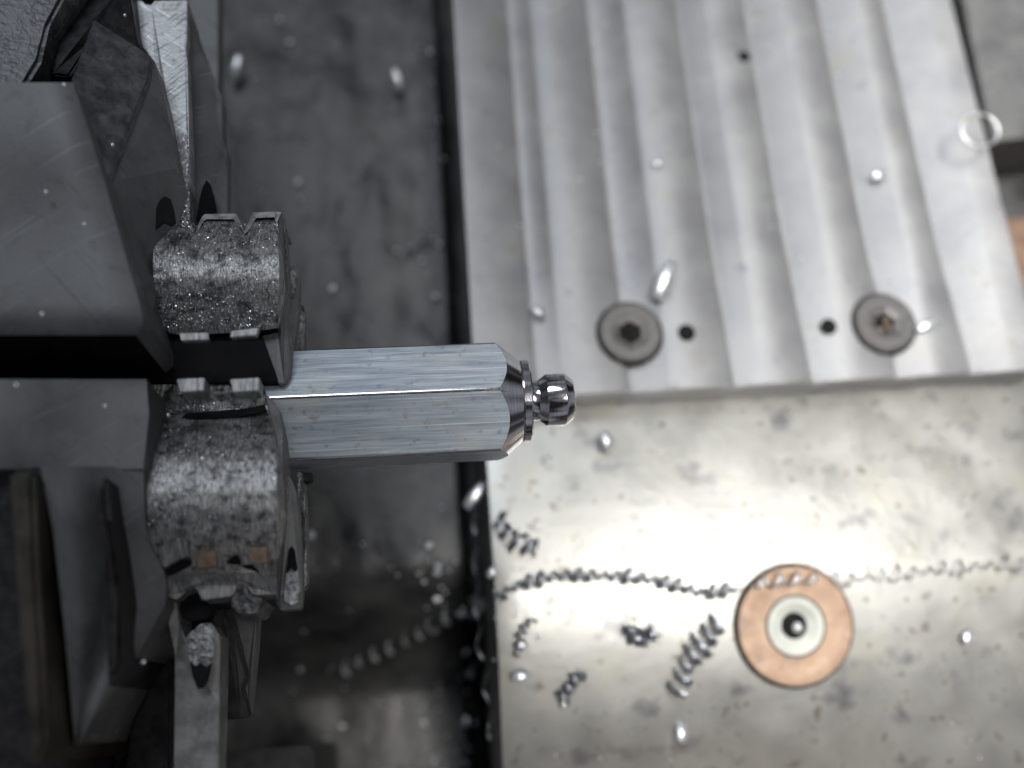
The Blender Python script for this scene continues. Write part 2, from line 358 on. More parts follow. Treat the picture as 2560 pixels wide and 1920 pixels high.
# --- upper rear block (A), its facets (B, C) and the stepped piece above it
def arc(tab): return lambda y: interp(tab, y)
rowsA = []
for k in range(25):
    y = lerp(206, 838, k / 24); xr_ = interp([(206, 183), (442, 258), (792, 358), (826, 354), (838, 340)], y); e = max(0, (k - 22) / 2)
    rowsA.append([(lerp(-300, xr_, j / 12), y, 2.6 - .35 * k / 24 - .10 * e * e - (.10 if j == 12 else .02 if j == 11 else 0) + .03 * math.sin(k * .35)) for j in range(13)])
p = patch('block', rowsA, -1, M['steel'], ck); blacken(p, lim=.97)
p = prism('facet', [(176, 196, 2.2), (232, 45, 1.8), (382, 140, 1.35), (372, 200, 1.45), (276, 445, 2.0), (258, 452, 2.1)], -1, M['grime'], ck, .03)
p = prism('facet', [(385, 150, 1.30), (412, 250, 1.25), (446, 420, 1.15), (470, 486, 1.0), (440, 560, .95), (400, 700, 1.1), (392, 812, 1.2), (372, 822, 1.7), (345, 700, 1.8), (272, 455, 1.95)], -1, M['steel'], ck, .03)
p = prism('clamp', [(-200, -200, 2.2), (260, -200, 1.7), (120, 60, 1.9), (100, 150, 2.0), (60, 215, 2.1), (-200, 215, 2.2)], -1, M['grime'], ck, .05)
p['label'] = 'grimy textured block at the far end of the chuck'
p = prism('wedge', [(172, -60, 1.2), (322, -60, 1.2), (345, 108, 1.1), (380, 146, 1.0), (226, 110, 1.4), (172, 190, 1.7), (128, 185, 1.7)], -1, M['dark'], ck, .03)
# bright scratched wedge (D) with the grey cheek (E)
p = prism('jaw', [(322, 0, .85), (355, 1, .85), (362, 10, .85), (378, 11, .85), (386, 1, .85), (467, 0, .85), (466, 98, .85), (463, 120, .85), (468, 160, .85), (471, 300, .84), (473, 470, .82), (462, 486, .8), (450, 440, .82), (425, 330, .84), (405, 235, .86), (384, 158, .87), (370, 132, .87), (350, 108, .86)], -3, M['scratch'], ck, .012)
p['label'] = 'pale cross-scratched jaw tapering to a point'
prism('cheek', [(469, 0, .70), (484, 76, .62), (503, 130, .55), (535, 192, .45), (554, 240, .4), (556, 348, .35), (569, 376, .30), (569, 620, .25), (486, 620, .45), (476, 470, .60), (472, 300, .66)], .05, M['steel'], ck, .012)
prism('backing', [(470, -60, -.9), (545, -60, -.9), (545, 250, -.9), (470, 250, -.9)], -1.3, M['steel'], ck, .02)
# conical pockets (F, G), their shade laid on as black slabs
def pocket(name, pts, z0, m, parent, drop=.35):
    c = (sum(q[0] for q in pts) / len(pts), sum(q[1] for q in pts) / len(pts))
    rows = []
    top = [W(q[0], q[1], z0) for q in pts]; n = len(pts)
    vs = list(top); 
    for s, d in ((.75, drop * .5), (.4, drop * .85), (.08, drop)):
        for q in pts: vs.append(W(lerp(c[0], q[0], s), lerp(c[1], q[1], s), z0) - Vector((0, 0, 0)) + Vector((0, 0, -d * .0)))
    fs = []
    for r in range(3):
        for i in range(n): j = (i + 1) % n; fs.append((r * n + i, r * n + j, (r + 1) * n + j, (r + 1) * n + i))
    fs.append(tuple(3 * n + i for i in range(n)))
    return mesh(name, vs, fs, m, parent)
def slab(name, pts, m, parent, th=.03):
    """thin raised or inset piece with its own heights"""
    top = [W(*q) for q in pts]; n = len(top); vs = top + [v - Vector((0, 0, th)) for v in top]
    return mesh(name, vs, [tuple(range(n)), tuple(range(2 * n - 1, n - 1, -1))] + [(i, (i + 1) % n, n + (i + 1) % n, n + i) for i in range(n)], m, parent, bevel=min(.008, th * .3))
slab('groove_shade', [(388, 575, 1.5), (390, 520, 1.5), (398, 500, 1.5), (411, 489, 1.5), (426, 497, 1.5), (434, 520, 1.5), (440, 556, 1.5), (428, 566, 1.5), (410, 556, 1.5)], M['black'], ck)
slab('groove_shade', [(478, 572, .62), (492, 540, .60), (498, 500, .58), (505, 470, .56), (516, 449, .54), (527, 462, .52), (535, 490, .50), (541, 520, .48), (545, 560, .46), (520, 600, .50)], M['black'], ck, .02)
prism('web', [(452, 480, .95), (472, 468, .90), (480, 560, .93), (492, 596, 1.0), (470, 620, 1.05), (386, 620, 1.05), (386, 575, 1.1), (400, 560, 1.1), (430, 592, 1.05), (441, 556, 1.0)], -.5, M['swarf'], ck, .01)
# --- gripping jaws
def barrel(name, label, cols, topy, boty, zt, leftx, rightx, nrow=34, notch=None, mat_=None, parent=None, zb=.35):
    rows = []
    for k in range(nrow + 1):
        t = k / nrow; row = []
        for u, c in enumerate(cols):
            s = u / (len(cols) - 1)
            y = lerp(interp(topy, c), interp(boty, c), t)
            x = c + lerp(interp(leftx, y), interp(rightx, y), s)
            z = interp(zt, y)
            if notch: z -= notch(c, t)
            row.append((x, y, z))
        rows.append(row)
    o = patch(name, rows, zb, mat_ or M['ground'], parent)
    if label: o['label'] = label
    return o
cols = [383, 395, 410, 430, 450, 470, 480, 488, 496, 505, 515, 530, 550, 570, 590, 597, 604, 612, 620, 627, 634, 650, 665, 680, 690]
topJ1 = [(383, 560), (430, 562), (470, 568), (488, 590), (505, 556), (515, 546), (590, 546), (600, 566), (612, 592), (624, 566), (634, 546), (690, 543)]
botJ1 = [(383, 812), (440, 838), (520, 835), (575, 832), (650, 826), (690, 820)]
zJ1 = [(500, .62), (546, .93), (560, 1.02), (580, 1.12), (610, 1.23), (640, 1.295), (670, 1.32), (700, 1.31), (730, 1.26), (760, 1.18), (790, 1.09), (815, 1.01), (845, .92)]
prism('slot_shade', [(-300, 835, .3), (345, 835, .3), (345, 975, .3), (-300, 975, .3)], -1, M['black'], ck, .01)  # black filler put in for the deep shade between the jaws
prism('slot_shade', [(330, 830, .86), (655, 838, .86), (694, 946, .86), (690, 955, .86), (600, 957, .86), (330, 957, .86)], .2, M['black'], ck, .01)  # black cover over the bar for the shaded inner jaw wall
def notch1(c, t):
    d = min(abs(c - 612) / 22, abs(c - 488) / 26); return max(0, 1 - d) * .16 * math.exp(-t * 7)
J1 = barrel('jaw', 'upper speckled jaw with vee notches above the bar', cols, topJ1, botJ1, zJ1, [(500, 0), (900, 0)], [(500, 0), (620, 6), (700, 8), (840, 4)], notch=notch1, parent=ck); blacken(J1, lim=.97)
# notched rim along its far edge
rim = [(468, 566), (486, 586), (492, 570), (505, 541), (512, 535), (590, 534), (600, 552), (611, 578), (622, 552), (632, 531), (692, 529), (704, 531)]
rin = [(474, 572), (488, 594), (498, 574), (508, 553), (518, 548), (584, 548), (596, 568), (608, 590), (626, 570), (640, 545), (686, 543), (690, 560)]
vs = []; fs = []
for a, b in zip(rim, rin): vs += [W(a[0], a[1], .93), W(b[0], b[1], 1.0), W(a[0], a[1], .93) - Vector((0, 0, .9))]
for i in range(len(rim) - 1): a = i * 3; fs += [(a, a + 3, a + 4, a + 1), (a, a + 2, a + 5, a + 3)]
mesh('rim', vs, fs, M['edge'], J1)
slab('land', [(448, 833, 1.5), (520, 831, 1.5), (521, 849, 1.5), (453, 851, 1.5)], M['bright'], J1, .1)
slab('land', [(578, 827, 1.5), (648, 819, 1.5), (640, 838, 1.5), (575, 843, 1.5)], M['bright'], J1, .1)
slab('lip', [(362, 822, .8), (383, 812, .8), (440, 834, .78), (447, 852, .72), (435, 864, .62), (400, 858, .62), (366, 850, .7)], M['swarf'], J1, .3)
prism('front_face', [(650, 842, .80), (690, 818, .86), (699, 800, .92), (698, 700, .98), (692, 545, .95), (704, 531, .9), (708, 600, .86), (714, 700, .84), (720, 800, .82), (725, 880, .80), (724, 935, .80), (712, 958, .82), (699, 961, .84), (690, 948, .84)], .45, M['steel'], J1, .012)
prism('edge_strip', [(706, 531, .80), (712, 560, .78), (716, 640, .74), (722, 760, .7), (729, 868, .66), (729, 900, .64), (726, 900, .66), (722, 820, .7), (716, 700, .74), (710, 600, .78)], .4, M['swarf'], J1, .006)
J3 = prism('jaw', [(716, 664, .25), (738, 664, .2), (746, 676, .18), (748, 700, .15), (744, 790, .1), (738, 862, .05), (730, 884, .05), (719, 880, .05), (716, 780, .15)], -.12, M['steel'], ck, .012)
J3['label'] = 'thin leaf of a jaw peeping past the upper jaw'
slab('grit_patch', [(721, 672, .27), (738, 672, .25), (742, 690, .24), (738, 740, .2), (730, 745, .2), (722, 700, .24)], M['swarf'], J3, .03)
J4 = prism('jaw', [(744, 752, -.25), (754, 757, -.25), (760, 770, -.25), (762, 800, -.28), (760, 890, -.3), (738, 890, -.3)], -.5, M['swarf'], ck, .012)
J4['label'] = 'outermost thin jaw leaf beside the upper side of the bar'
# --- lower gripping jaw
cols = [0, 15, 35, 60, 90, 120, 150, 180, 210, 240, 265, 285, 300]
def rows_j2():
    rows = []
    zt = [(1030, .78), (1060, .93), (1090, 1.06), (1120, 1.17), (1150, 1.25), (1190, 1.31), (1230, 1.33), (1270, 1.31), (1310, 1.24), (1350, 1.15), (1390, 1.04), (1430, .93), (1450, .86)]
    Lx = [(1040, 378), (1080, 372), (1150, 363), (1230, 360), (1300, 366), (1360, 376), (1400, 392), (1435, 415)]
    Rx = [(1000, 664), (1040, 676), (1090, 686), (1160, 692), (1250, 693), (1340, 691), (1440, 688)]
    for k in range(41):
        t = k / 40; row = []
        for c in cols:
            s = c / 300; y0 = lerp(1042, 1010, s); y1 = lerp(1432, 1438, s)
            if abs(s - .74) < .07: y1 -= 26
            if s < .12: y1 -= 20 * (1 - s / .12)
            y = lerp(y0, y1, t); row.append((lerp(interp(Lx, y), interp(Rx, y), s), y, interp(zt, y)))
        rows.append(row)
    return rows
J2 = patch('jaw', rows_j2(), .2, M['ground'], ck); J2['label'] = 'lower speckled jaw with bright highlight below the bar'
prism('front_face', [(664, 985, .90), (682, 1000, .90), (698, 1024, .88), (708, 1080, .84), (712, 1180, .82), (711, 1260, .82), (704, 1350, .80), (698, 1440, .76), (692, 1500, .72), (688, 1440, .74), (692, 1340, .9), (695, 1250, .98), (694, 1160, .98), (688, 1090, .94), (677, 1040, .88)], .35, M['bright'], J2, .01).data.materials[0] = M['steel']
# teeth above the lower jaw (lit ends and columns)
for (a, b) in ((442, 512), (575, 648)):
    slab('tooth', [(a, 948, 1.55), (b, 944, 1.55), (b - 3, 976, 1.55), (a + 8, 980, 1.55)], M['bright'], J2, .3)
prism('back_rib', [(366, 946, .80), (440, 950, .80), (446, 984, .86), (512, 982, .86), (520, 950, .78), (570, 950, .78), (582, 980, .86), (648, 976, .86), (654, 950, .8), (664, 985, .84), (664, 1012, .8), (600, 1022, .78), (440, 1032, .76), (372, 1034, .76)], -.5, M['ground'], J2, .01)
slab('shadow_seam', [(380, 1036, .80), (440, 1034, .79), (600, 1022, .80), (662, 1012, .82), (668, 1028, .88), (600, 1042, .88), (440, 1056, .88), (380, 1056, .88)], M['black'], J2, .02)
# land blocks at the near end of the lower jaw
slab('land', [(394, 1370, 1.16), (452, 1343, 1.2), (468, 1352, 1.2), (470, 1390, 1.12), (440, 1402, 1.08), (410, 1420, 1.04)], M['bright'], J2, .22)
slab('land', [(490, 1376, 1.16), (540, 1374, 1.16), (542, 1416, 1.05), (494, 1420, 1.04)], M['copper'], J2, .10)  # orange light on this land and the next is painted in
slab('land', [(622, 1368, 1.16), (668, 1366, 1.16), (668, 1406, 1.07), (624, 1410, 1.06)], M['copper'], J2, .06)
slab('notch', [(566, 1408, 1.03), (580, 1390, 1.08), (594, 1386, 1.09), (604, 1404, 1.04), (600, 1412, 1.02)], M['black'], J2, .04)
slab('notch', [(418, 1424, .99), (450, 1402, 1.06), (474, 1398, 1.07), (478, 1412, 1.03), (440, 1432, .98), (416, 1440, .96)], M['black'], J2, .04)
prism('shelf', [(416, 1436, .86), (470, 1426, .88), (560, 1430, .88), (596, 1414, .88), (640, 1428, .88), (690, 1440, .86), (694, 1486, .70), (633, 1488, .70), (620, 1470, .72), (606, 1457, .74), (594, 1466, .72), (580, 1490, .70), (506, 1500, .70), (488, 1468, .72), (462, 1482, .70), (440, 1500, .7), (418, 1490, .74)], -.2, M['bright'], J2, .012)
prism('tooth', [(580, 1490, .6), (592, 1466, .62), (605, 1458, .62), (618, 1470, .62), (632, 1489, .6), (658, 1496, .55), (646, 1524, .5), (636, 1533, .5), (596, 1534, .5), (576, 1512, .55)], -.3, M['swarf'], J2, .01)
prism('lower_band', [(506, 1503, .30), (580, 1493, .30), (578, 1508, .28), (510, 1512, .28)], -.3, M['dark'], J2, .005)
prism('lower_band', [(632, 1494, .30), (700, 1486, .30), (702, 1496, .28), (655, 1505, .28)], -.3, M['dark'], J2, .005)
# front plate with the oval slot
J5 = prism('jaw', [(714, 1186, .62), (724, 1190, .60), (740, 1230, .55), (748, 1320, .50), (754, 1420, .46), (756, 1476, .44), (752, 1522, .42), (702, 1526, .42), (688, 1502, .45), (696, 1490, .5), (704, 1350, .6), (712, 1260, .64)], .22, M['steel'], ck, .012)
J5['label'] = 'narrow jaw face with an oval slot below the bar'
slab('slot', [(712, 1440, .60), (716, 1410, .60), (722, 1374, .60), (729, 1364, .60), (737, 1376, .60), (744, 1420, .60), (748, 1470, .60), (746, 1504, .60), (730, 1514, .60), (710, 1500, .60)], M['swarf'], J5, .015)
slab('slot_mouth', [(714, 1436, .61), (717, 1410, .61), (722, 1374, .61), (729, 1364, .61), (737, 1376, .61), (744, 1422, .61), (738, 1430, .61), (728, 1420, .61)], M['black'], J5, .012)
slab('edge_strip', [(714, 1192, .66), (722, 1200, .64), (718, 1280, .62), (708, 1380, .60), (699, 1480, .56), (694, 1488, .54), (702, 1360, .62), (709, 1262, .66)], M['swarf'], J5, .05)
J6 = prism('jaw', [(742, 1180, -.1), (754, 1180, -.1), (762, 1240, -.12), (766, 1340, -.15), (768, 1460, -.2), (756, 1474, -.2), (750, 1350, -.1), (744, 1260, -.1)], -.45, M['swarf'], ck, .01)
J6['label'] = 'outermost jaw leaf below the bar with gritty edge'
prism('jaw_tip', [(752, 1180, -.3), (782, 1180, -.3), (780, 1196, -.3), (768, 1204, -.3), (756, 1200, -.3)], -.5, M['dark'], J6, .01)
# --- lower near block (A2) with its ribs
def body_patch(name, ys, Lx, Rx, zl, zr, nc, m, zb, nr=24):
    rows = []
    for k in range(nr + 1):
        y = lerp(ys[0], ys[1], k / nr); row = []
        for j in range(nc + 1):
            t = j / nc; row.append((lerp(interp(Lx, y), interp(Rx, y), t), y, lerp(interp(zl, y), interp(zr, y), t) + .05 * math.sin(t * 9 + y * .004)))
        rows.append(row)
    return patch(name, rows, zb, m, ck)
body_patch('block', (948, 1172), [(948, -300), (1200, -300)], [(948, 366), (1036, 372), (1172, 358)], [(948, 2.3), (1172, 2.3)], [(948, 1.6), (1172, 1.5)], 8, M['steel'], -.5)
body_patch('block', (1166, 1862), [(1166, 100), (1320, 132), (1560, 160), (1862, 188)], [(1166, 357), (1300, 362), (1360, 374), (1405, 398), (1440, 416), (1510, 414), (1580, 375), (1680, 318), (1775, 255), (1862, 196)], [(1166, 2.1), (1560, 1.7), (1862, 1.2)], [(1166, 1.48), (1300, 1.3), (1440, .9), (1510, .8), (1862, 1.15)], 8, M['steel'], -.5)
def rib(pts, m, lab=None):
    o = prism('rib', pts, -1.0, m, ck, .05)
    if lab: o['label'] = lab
    return o
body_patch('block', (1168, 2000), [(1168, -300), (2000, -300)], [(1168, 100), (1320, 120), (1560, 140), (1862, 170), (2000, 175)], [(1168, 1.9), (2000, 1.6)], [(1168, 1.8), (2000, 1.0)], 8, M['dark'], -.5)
rib([(20, 1172, 2.3), (84, 1176, 2.3), (92, 1400, 2.2), (104, 1600, 2.1), (118, 1850, 1.9), (82, 1930, 1.9), (56, 1700, 2.1), (34, 1400, 2.2)], M['brown'], 'brownish blurred rib at the near left')
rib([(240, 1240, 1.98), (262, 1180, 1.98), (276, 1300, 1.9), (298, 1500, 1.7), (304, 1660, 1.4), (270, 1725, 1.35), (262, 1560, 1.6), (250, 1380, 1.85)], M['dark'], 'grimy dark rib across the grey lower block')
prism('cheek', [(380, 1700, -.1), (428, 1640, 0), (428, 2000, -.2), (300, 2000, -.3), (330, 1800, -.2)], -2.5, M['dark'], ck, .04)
# --- post below the lower jaw with its pocket
J7 = prism('jaw', [(416, 1500, .45), (440, 1492, .45), (450, 1560, .4), (464, 1600, .4), (530, 1560, .38), (549, 1590, .35), (548, 1760, .3), (545, 2000, .2), (434, 2000, .2), (437, 1640, .35), (420, 1560, .42)], -.2, M['post'], ck, .015)
J7['label'] = 'upright grey jaw running down past the lower jaw with dark pocket'
slab('pocket', [(466, 1590, .47), (500, 1560, .47), (530, 1556, .47), (538, 1600, .47), (531, 1660, .47), (520, 1704, .47), (508, 1722, .47), (494, 1722, .47), (482, 1696, .47), (472, 1640, .47)], M['swarf'], J7, .03)
slab('pocket', [(474, 1652, .48), (488, 1666, .48), (502, 1656, .48), (516, 1668, .48), (530, 1656, .48), (520, 1702, .48), (508, 1720, .48), (494, 1720, .48), (482, 1694, .48)], M['black'], J7, .02)
slab('opening', [(448, 1520, .47), (460, 1482, .47), (486, 1470, .47), (500, 1500, .46), (540, 1520, .45), (520, 1545, .45), (480, 1555, .45), (456, 1545, .46)], M['black'], J7, .03)
J8 = prism('jaw', [(532, 1545, -.1), (556, 1520, -.1), (566, 1530, -.1), (590, 1610, -.2), (613, 1694, -.3), (600, 1716, -.3), (621, 1788, -.4), (600, 1798, -.4), (548, 1800, -.4), (549, 1600, -.1)], -.65, M['dark'], ck, .01)
J8['label'] = 'dark brown stepped jaw beside the upright grey jaw'
J9 = prism('jaw', [(556, 1518, -.7), (642, 1520, -.7), (638, 1620, -.75), (622, 1784, -.8), (606, 1720, -.8), (616, 1694, -.8), (590, 1600, -.75)], -1.1, M['steel'], ck, .01)
J9['label'] = 'grey wedge shaped jaw deep below the lower jaw'
prism('guard', [(560, 1880, -5.2), (785, 1862, -5.2), (790, 2100, -5.2), (560, 2100, -5.2)], -9, M['dark'], ck, .05)
# ------------------------------------------------------------------ chips and swarf
def flake_mesh(name, ln, wd_, curl, seg=7, th=.008):
    """a short curled ribbon of aluminium"""
    vs = []; fs = []
    for i in range(seg + 1):
        t = i / seg; a = curl * (t - .5)
        x = (math.sin(a) / curl * ln) if curl > .01 else (t - .5) * ln; z = (1 - math.cos(a)) / max(curl, .01) * ln
        w = wd_ * (.55 + .45 * math.sin(math.pi * min(1, t * .9 + .1)))
        nx, nz = -math.sin(a), math.cos(a)
        for s in (-1, 1):
            for q in (0, 1): vs.append((x + nx * th * q, s * w * .5, -z + nz * th * q))
    for i in range(seg):
        a = i * 4; b = a + 4
        fs += [(a, a + 2, b + 2, b), (a + 1, b + 1, b + 3, a + 3), (a, b, b + 1, a + 1), (a + 2, a + 3, b + 3, b + 2)]
    fs += [(0, 1, 3, 2), (seg * 4, seg * 4 + 2, seg * 4 + 3, seg * 4 + 1)]
    me = bpy.data.meshes.new(name); me.from_pydata(vs, [], fs); me.materials.append(M['chip'])
    bm = bmesh.new(); bm.from_mesh(me); bmesh.ops.recalc_face_normals(bm, faces=bm.faces); bm.to_mesh(me); bm.free(); me.shade_smooth(); return me
FL = [flake_mesh('chip', .13, .09, .25), flake_mesh('chip', .06, .05, .6), flake_mesh('chip', .22, .08, .3), flake_mesh('chip', .05, .04, .5)]
def chip(px, py, z, kind, ang, label, group=None, sc=1, cat='metal chip', jit=.05):
    o = bpy.data.objects.new('metal_chip', FL[kind]); COL.objects.link(o); o.location = W(px, py, z)
    nrm = ((CAM - o.location).normalized() + (Vector((max(-7, min(28, o.location.x + (o.location.x - CAM.x) * (KEY.z - z) / (CAM.z - z))), KEY.y, KEY.z)) - o.location).normalized()).normalized()
    nrm = (nrm + Vector((random.gauss(0, jit), random.gauss(0, jit), 0))).normalized()
    o.rotation_euler = (nrm.to_track_quat('Z', 'Y') @ Matrix.Rotation(math.radians(ang), 3, 'Z').to_quaternion()).to_euler(); o.scale = (sc,) * 3
    return tag(o, label, cat, group)
zs = ZS + .055
chip(1662, 700, zs + .12, 2, 62, 'bright long chip standing above the left flat head screw', sc=3.6)
chip(2322, 812, zs, 2, 35, 'bright sliver leaning on the right flat head screw', sc=2.33)
chip(1645, 408, zs, 0, 20, 'small white chip on the ridged plate above the left screw', sc=1.55)
chip(2198, 438, zs, 0, 5, 'small white chip on the ridged plate near its right side', sc=1.86)
chip(1347, 780, zs, 0, -40, 'white chip on the ridged plate above the polished knob', sc=1.71)
chip(1516, 1100, ZA + .1, 0, 85, 'brightest white chip on the apron right of the polished knob', sc=2.33)
chip(1370, 1143, ZA + .1, 1, 30, 'round glinting chip just below the polished knob', sc=1.86)
chip(590, 168, ZB + .4, 2, 60, 'large white chip on the bed beside the pale scratched jaw', sc=2.63)
chip(992, 200, ZB + .3, 2, 110, 'curled bright chip on the bed near the top of the slide edge', sc=2.33)
chip(1188, 1238, -5, 2, 75, 'tall bright sliver in the gap left of the apron', sc=2.48)
chip(1300, 1690, apz((1300, 1690)) + .1, 0, 20, 'flat white chip at the left edge of the apron', sc=2.33)
chip(1302, 1612, apz((1302, 1612)) + .1, 0, 80, 'bright bead like chip at the left of the apron', sc=1.71)
chip(1704, 1832, apz((1704, 1832)) + .1, 0, 85, 'pale upright chip low on the darker part of the apron', sc=2.33)
chip(1410, 1755, apz((1410, 1755)) + .12, 0, 80, 'glinting tip chip below a dark curl on the apron', sc=1.55)
chip(2420, 1590, apz((2420, 1590)) + .1, 0, 50, 'white curled chip right of the coppery washer', sc=2.02)
chip(1230, 1430, ZA + .1, 0, 80, 'white chip on the left rim of the apron', sc=1.55)
g = 'tiny glinting chips on the ridged plate'
for (x, y) in ((1514, 60), (1893, 45), (1926, 118), (1921, 128), (2077, 62), (2094, 188), (1775, 230), (1247, 368), (1344, 307), (1299, 563), (1173, 568), (1450, 448), (1500, 405), (1927, 566), (2003, 645), (1576, 708), (1490, 330), (2210, 20)):
    chip(x, y, zs - .05, 3 if (x + y) % 2 else 1, random.uniform(0, 180), 'tiny glinting chip on the pale ridged plate', g, .75)
g = 'tiny glinting chips on the stained apron'
for (x, y) in ((1663, 1142), (1974, 1025), (1345, 1593), (1711, 1557), (1735, 1620), (1580, 1833), (1388, 1888), (1500, 1895), (1675, 1900), (2425, 1850), (2450, 1895), (2080, 1503), (2380, 1808), (1235, 1650), (1236, 1545), (1690, 1668), (1290, 1538)):
    chip(x, y, apz((x, y)) + .06, 3 if (x + y) % 2 else 1, random.uniform(0, 180), 'tiny glinting chip on the stained apron', g, .8)
g = 'glinting chips scattered on the dark bed'
NB0 = len(bpy.data.objects)
spots_ = [(990, 625), (1076, 567), (1083, 598), (1100, 611), (1055, 651), (1088, 740), (1138, 750), (832, 720), (1097, 300), (1073, 338), (1110, 398), (632, 197), (628, 310), (750, 498), (725, 105), (1051, 115), (1075, 130), (1080, 205), (745, 455), (658, 480), (700, 50), (1105, 1268), (905, 1360), (737, 1585), (870, 1520), (778, 1337), (1050, 1500), (860, 1720), (815, 1845), (955, 1760), (855, 1815), (1088, 1900), (1160, 1900), (1057, 1845)]
for (x, y) in spots_: 
    q = W(x, y, ZB); chip(x, y, bedz(q.x, q.y) + .08, random.choice((1, 3, 0)), random.uniform(0, 180), 'glinting chip lying on the dark bed', g, random.uniform(.8, 1.3), jit=.05)
def cl(cx, cy, sx, sy, n):
    for _ in range(n):
        x, y = random.gauss(cx, sx), random.gauss(cy, sy)
        if x > 1235 or x < 700: continue
        q = W(x, y, ZB); chip(x, y, bedz(q.x, q.y) + random.uniform(.03, .3), random.choice((1, 3, 0, 3)), random.uniform(0, 180), 'glinting chip in the clusters near the dark left edge of the apron', 'clustered chips on the dark bed', random.uniform(.8, 1.4), jit=.05)
cl(1070, 1410, 40, 25, 12); cl(1110, 1520, 35, 28, 16); cl(1150, 1660, 30, 30, 12); cl(1110, 1780, 60, 60, 16); cl(1130, 1880, 50, 30, 10); cl(1205, 1600, 12, 150, 16); cl(740, 1660, 20, 70, 7)
g = 'small bright chips on the dark chuck blocks'
for (x, y, z, l) in ((210, 560, 2.5, 'crumpled bright chip in the middle of the large grey chuck block'), (105, 785, 2.4, 'small bright chip near the lower edge of the large grey chuck block'), (115, 480, 2.5, 'faint pale chip on the upper left of the large grey chuck block'), (160, 212, 2.62, 'pale round chip on the top edge of the large grey chuck block'),
        (312, 38, 1.35, 'pale chip above the grimy facet near the scratched jaw'), (281, 362, 1.95, 'oval bright chip on the grimy facet of the chuck'), (40, 962, 2.36, 'bright chip at the near edge of the lower chuck block'), (262, 1015, 2.0, 'faint chip on the lower chuck block near the jaw'), (420, 1037, 1.2, 'shiny bead like chip in the seam of the lower jaw'), (358, 1655, 1.3, 'lone bright chip on the dark foot of the chuck')):
    chip(x, y, z + .05, 1, 60, l, g, .8, jit=.05)
# helical swarf
def helix(name, path, r, turns, label, wd_=.06, m=None, taper=False, jit=.2):
    """a ribbon coiled round a path of (pixel, pixel, height)"""
    P = [W(*q) for q in path]
    L = [0]
    for a, b in zip(P, P[1:]): L.append(L[-1] + (b - a).length)
    def at(s):
        s *= L[-1]
        for i in range(len(P) - 1):
            if s <= L[i + 1] or i == len(P) - 2:
                t = (s - L[i]) / (L[i + 1] - L[i]); return P[i].lerp(P[i + 1], t), (P[i + 1] - P[i]).normalized()
    n = int(turns * 16); vs = []; fs = []; ph = random.uniform(0, 6)
    for i in range(n + 1):
        t = i / n; c, d = at(t); a = t * turns * 2 * math.pi + ph
        up = Vector((0, 0, 1)); sd = d.cross(up).normalized(); up = sd.cross(d)
        rr = r * (1 + jit * math.sin(t * turns * 1.7 + ph) + .5 * noise.noise(Vector((t * turns * .8, ph, a * .3)))) * ((1 - .5 * t) if taper else 1)
        rad = sd * math.cos(a) + up * math.sin(a)
        for q in (-1, 1):
            for k in (0, 1): vs.append(c + rad * (rr + .01 * k) + d * (wd_ * .5 * q) + rad * (wd_ * .3 * q))
    for i in range(n):
        a = i * 4; b = a + 4
        fs += [(a, a + 2, b + 2, b), (a + 1, b + 1, b + 3, a + 3), (a, b, b + 1, a + 1), (a + 2, a + 3, b + 3, b + 2)]
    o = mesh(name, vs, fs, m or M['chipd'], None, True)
    return tag(o, label, 'swarf curl')
def onap(pts, h=.12): return [(x, y, apz((x, y)) + h) for (x, y) in pts]
def onbed(pts, h=.15):
    out = []
    for (x, y) in pts: q = W(x, y, ZB); out.append((x, y, bedz(q.x, q.y) + h))
    return out
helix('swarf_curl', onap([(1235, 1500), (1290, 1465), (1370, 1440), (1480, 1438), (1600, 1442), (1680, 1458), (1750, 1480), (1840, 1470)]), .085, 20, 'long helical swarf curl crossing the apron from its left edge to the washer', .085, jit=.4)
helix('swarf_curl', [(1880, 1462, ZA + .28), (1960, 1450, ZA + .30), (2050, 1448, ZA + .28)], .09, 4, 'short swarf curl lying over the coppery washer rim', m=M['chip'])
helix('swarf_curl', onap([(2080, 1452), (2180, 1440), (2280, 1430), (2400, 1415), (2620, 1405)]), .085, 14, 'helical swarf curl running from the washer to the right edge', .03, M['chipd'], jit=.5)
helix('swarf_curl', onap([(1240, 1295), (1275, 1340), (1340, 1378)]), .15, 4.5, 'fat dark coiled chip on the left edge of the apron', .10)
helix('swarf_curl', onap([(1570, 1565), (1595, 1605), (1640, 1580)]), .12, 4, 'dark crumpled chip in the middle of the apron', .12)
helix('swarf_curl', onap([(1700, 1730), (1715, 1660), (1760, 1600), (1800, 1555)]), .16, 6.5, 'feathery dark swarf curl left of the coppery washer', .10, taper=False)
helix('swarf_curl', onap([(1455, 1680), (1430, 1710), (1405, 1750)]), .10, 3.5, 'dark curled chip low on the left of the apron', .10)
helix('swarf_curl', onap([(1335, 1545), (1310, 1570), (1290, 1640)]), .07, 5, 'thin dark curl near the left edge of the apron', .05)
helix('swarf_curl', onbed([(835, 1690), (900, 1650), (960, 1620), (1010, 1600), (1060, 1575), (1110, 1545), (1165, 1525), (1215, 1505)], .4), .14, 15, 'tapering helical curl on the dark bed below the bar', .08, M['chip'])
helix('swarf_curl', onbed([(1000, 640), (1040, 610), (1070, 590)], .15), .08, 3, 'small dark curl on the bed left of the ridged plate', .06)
helix('swarf_curl', [(1190, 1230, -5.3), (1188, 1380, -5.4), (1192, 1560, -5.4), (1215, 1700, -5.5), (1228, 1850, -5.6)], .05, 6, 'long stringy chip in the gap beside the apron', .05, M['chipd'])
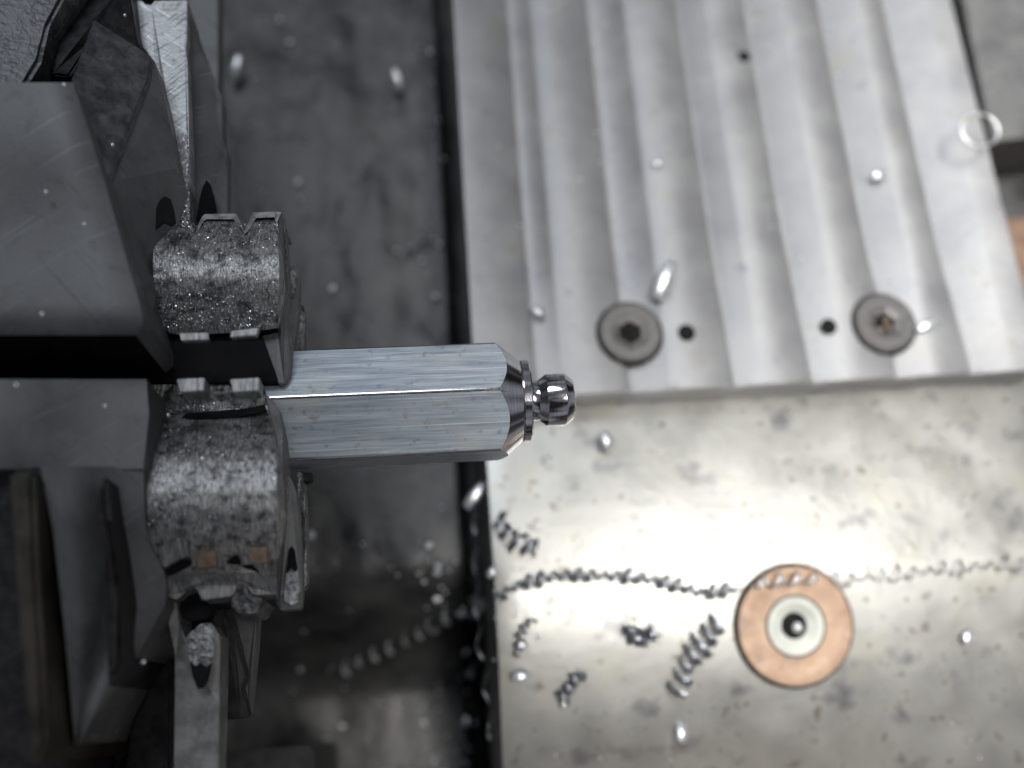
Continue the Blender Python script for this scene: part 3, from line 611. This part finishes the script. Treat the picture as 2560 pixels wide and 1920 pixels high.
# ring shaped chip over the right edge of the plate
rb = []; fsr = []
rcn = W(2450, 325, -3.4); R1 = .36; r1 = .022
for i in range(48):
    a = 2 * math.pi * i / 48
    for j in range(8):
        b = 2 * math.pi * j / 8; R_ = R1 + r1 * math.cos(b)
        rb.append(rcn + Vector((R_ * math.cos(a), R_ * .9 * math.sin(a), r1 * math.sin(b) + .05 * math.sin(a))))
for i in range(48):
    for j in range(8): fsr.append((i * 8 + j, ((i + 1) % 48) * 8 + j, ((i + 1) % 48) * 8 + (j + 1) % 8, i * 8 + (j + 1) % 8))
tag(mesh('ring_chip', rb, fsr, M['chip'], None, True), 'thin closed ring of bright metal over the right plate edge', 'ring')
# coppery chips in the right screw socket
for k, (x, y) in enumerate(((2215, 800), (2203, 822), (2222, 818))):
    o = chip(x, y, ZS + .06, 1, 40 * k, 'tiny coppery chip in the socket of the right screw', 'coppery chips in the right screw socket', 2.0)
    o['label'] = ('topmost', 'lower left', 'lower right')[k] + ' coppery chip in the socket of the right screw'
    if k == 0: cm = FL[1].copy(); cm.materials[0] = M['copper']
    o.data = cm
# fine grit on jaws: one loose mass
def grit(name, label, regions, n):
    vs = []; fs = []
    for _ in range(n):
        f = random.choice(regions); p = f()
        if p is None: continue
        x, y, z = p; c = W(x, y, z + .006); s = random.uniform(.006, .015) * random.uniform(.5, 1.2)
        ax = unit((random.uniform(-1, 1), random.uniform(-1, 1), random.uniform(-.8, .8))); u = ax.orthogonal().normalized(); v = ax.cross(u)
        k = len(vs); el = random.uniform(.5, 1.2)
        vs += [c + u * s, c + v * s * el, c - u * s * .9, c - v * s * el + ax * s * .2, c + ax * s * .6]
        fs += [(k, k + 1, k + 4), (k + 1, k + 2, k + 4), (k + 2, k + 3, k + 4), (k + 3, k, k + 4), (k + 3, k + 2, k + 1, k)]
    o = mesh(name, vs, fs, M['chip']); return tag(o, label, None, None, 'stuff')
zJ2 = [(1030, .78), (1060, .93), (1090, 1.06), (1120, 1.17), (1150, 1.25), (1190, 1.31), (1230, 1.33), (1270, 1.31), (1310, 1.24), (1350, 1.12), (1390, .96), (1430, .76)]
def rj1():
    x = random.uniform(384, 694); y = random.uniform(556, 822)
    if random.random() > .7 + .3 * abs(y - 700) / 140: return None
    return (x, y, interp(zJ1, y))
def rj2():
    x = random.uniform(372, 688); y = random.uniform(1060, 1420)
    if random.random() > .15 + .6 * (688 - x) / 320: return None
    return (x, y, interp(zJ2, y))
def rrib(): return (random.uniform(370, 650), random.uniform(985, 1028), .79)
def rwedge(): 
    y = random.uniform(330, 480); return (random.uniform(lerp(428, 456, (y - 330) / 150), 471), y, .85)
def rcol():
    y = random.uniform(478, 590); return (random.uniform(lerp(452, 400, (y - 478) / 112), 474), y, .99)
grit('fine_swarf', 'fine glittering metal dust sticking to the jaws', [rj1, rj1, rj1, rj2, rj2, rrib, rwedge, rcol], 9000)

# every small chip is told apart by the landmark it lies nearest to
ORD = ['closest', 'second closest', 'third closest', 'fourth closest', 'fifth closest', 'sixth closest', 'seventh closest', 'eighth closest', 'ninth closest', 'tenth closest', 'eleventh closest', 'twelfth closest']
def name_by_landmark(group, start, marks, only=None):
    todo = {}
    for o in [o for o in bpy.data.objects if o.get('group') == group][:only]:
        d, nm = min(((W(x, y, o.location.z) - o.location).length, nm) for (x, y, nm) in marks)
        todo.setdefault(nm, []).append((d, o))
    for nm, l in todo.items():
        for k, (d, o) in enumerate(sorted(l, key=lambda q: q[0])):
            if k < len(ORD): o['label'] = start + ' ' + ORD[k] + ' to ' + nm
name_by_landmark('tiny glinting chips on the ridged plate', 'tiny glinting chip on ridged plate', [(1574, 834, 'the left screw'), (2209, 810, 'the right screw'), (1860, 141, 'the small drilled hole'), (1150, 0, 'the top left plate corner'), (1350, 950, 'the polished knob')])
name_by_landmark('tiny glinting chips on the stained apron', 'tiny glinting chip on apron', [(1988, 1562, 'the coppery washer'), (1400, 1000, 'the polished knob'), (1240, 1500, 'the left end of the long curl'), (1420, 1900, 'the bottom left apron corner'), (2500, 1880, 'the bottom right photo corner')])
name_by_landmark('glinting chips scattered on the dark bed', 'glinting chip on the dark bed', [(1100, 100, 'the top of the slide edge'), (1130, 400, 'the upper part of the slide edge'), (1080, 640, 'the small dark curl'), (640, 120, 'the pale scratched jaw'), (720, 500, 'the upper jaw'), (760, 1350, 'the lower jaw'), (850, 1690, 'the lower end of the bed curl'), (1100, 1880, 'the bottom of the dark gap'), (1080, 1350, 'the apron corner under the bar')])
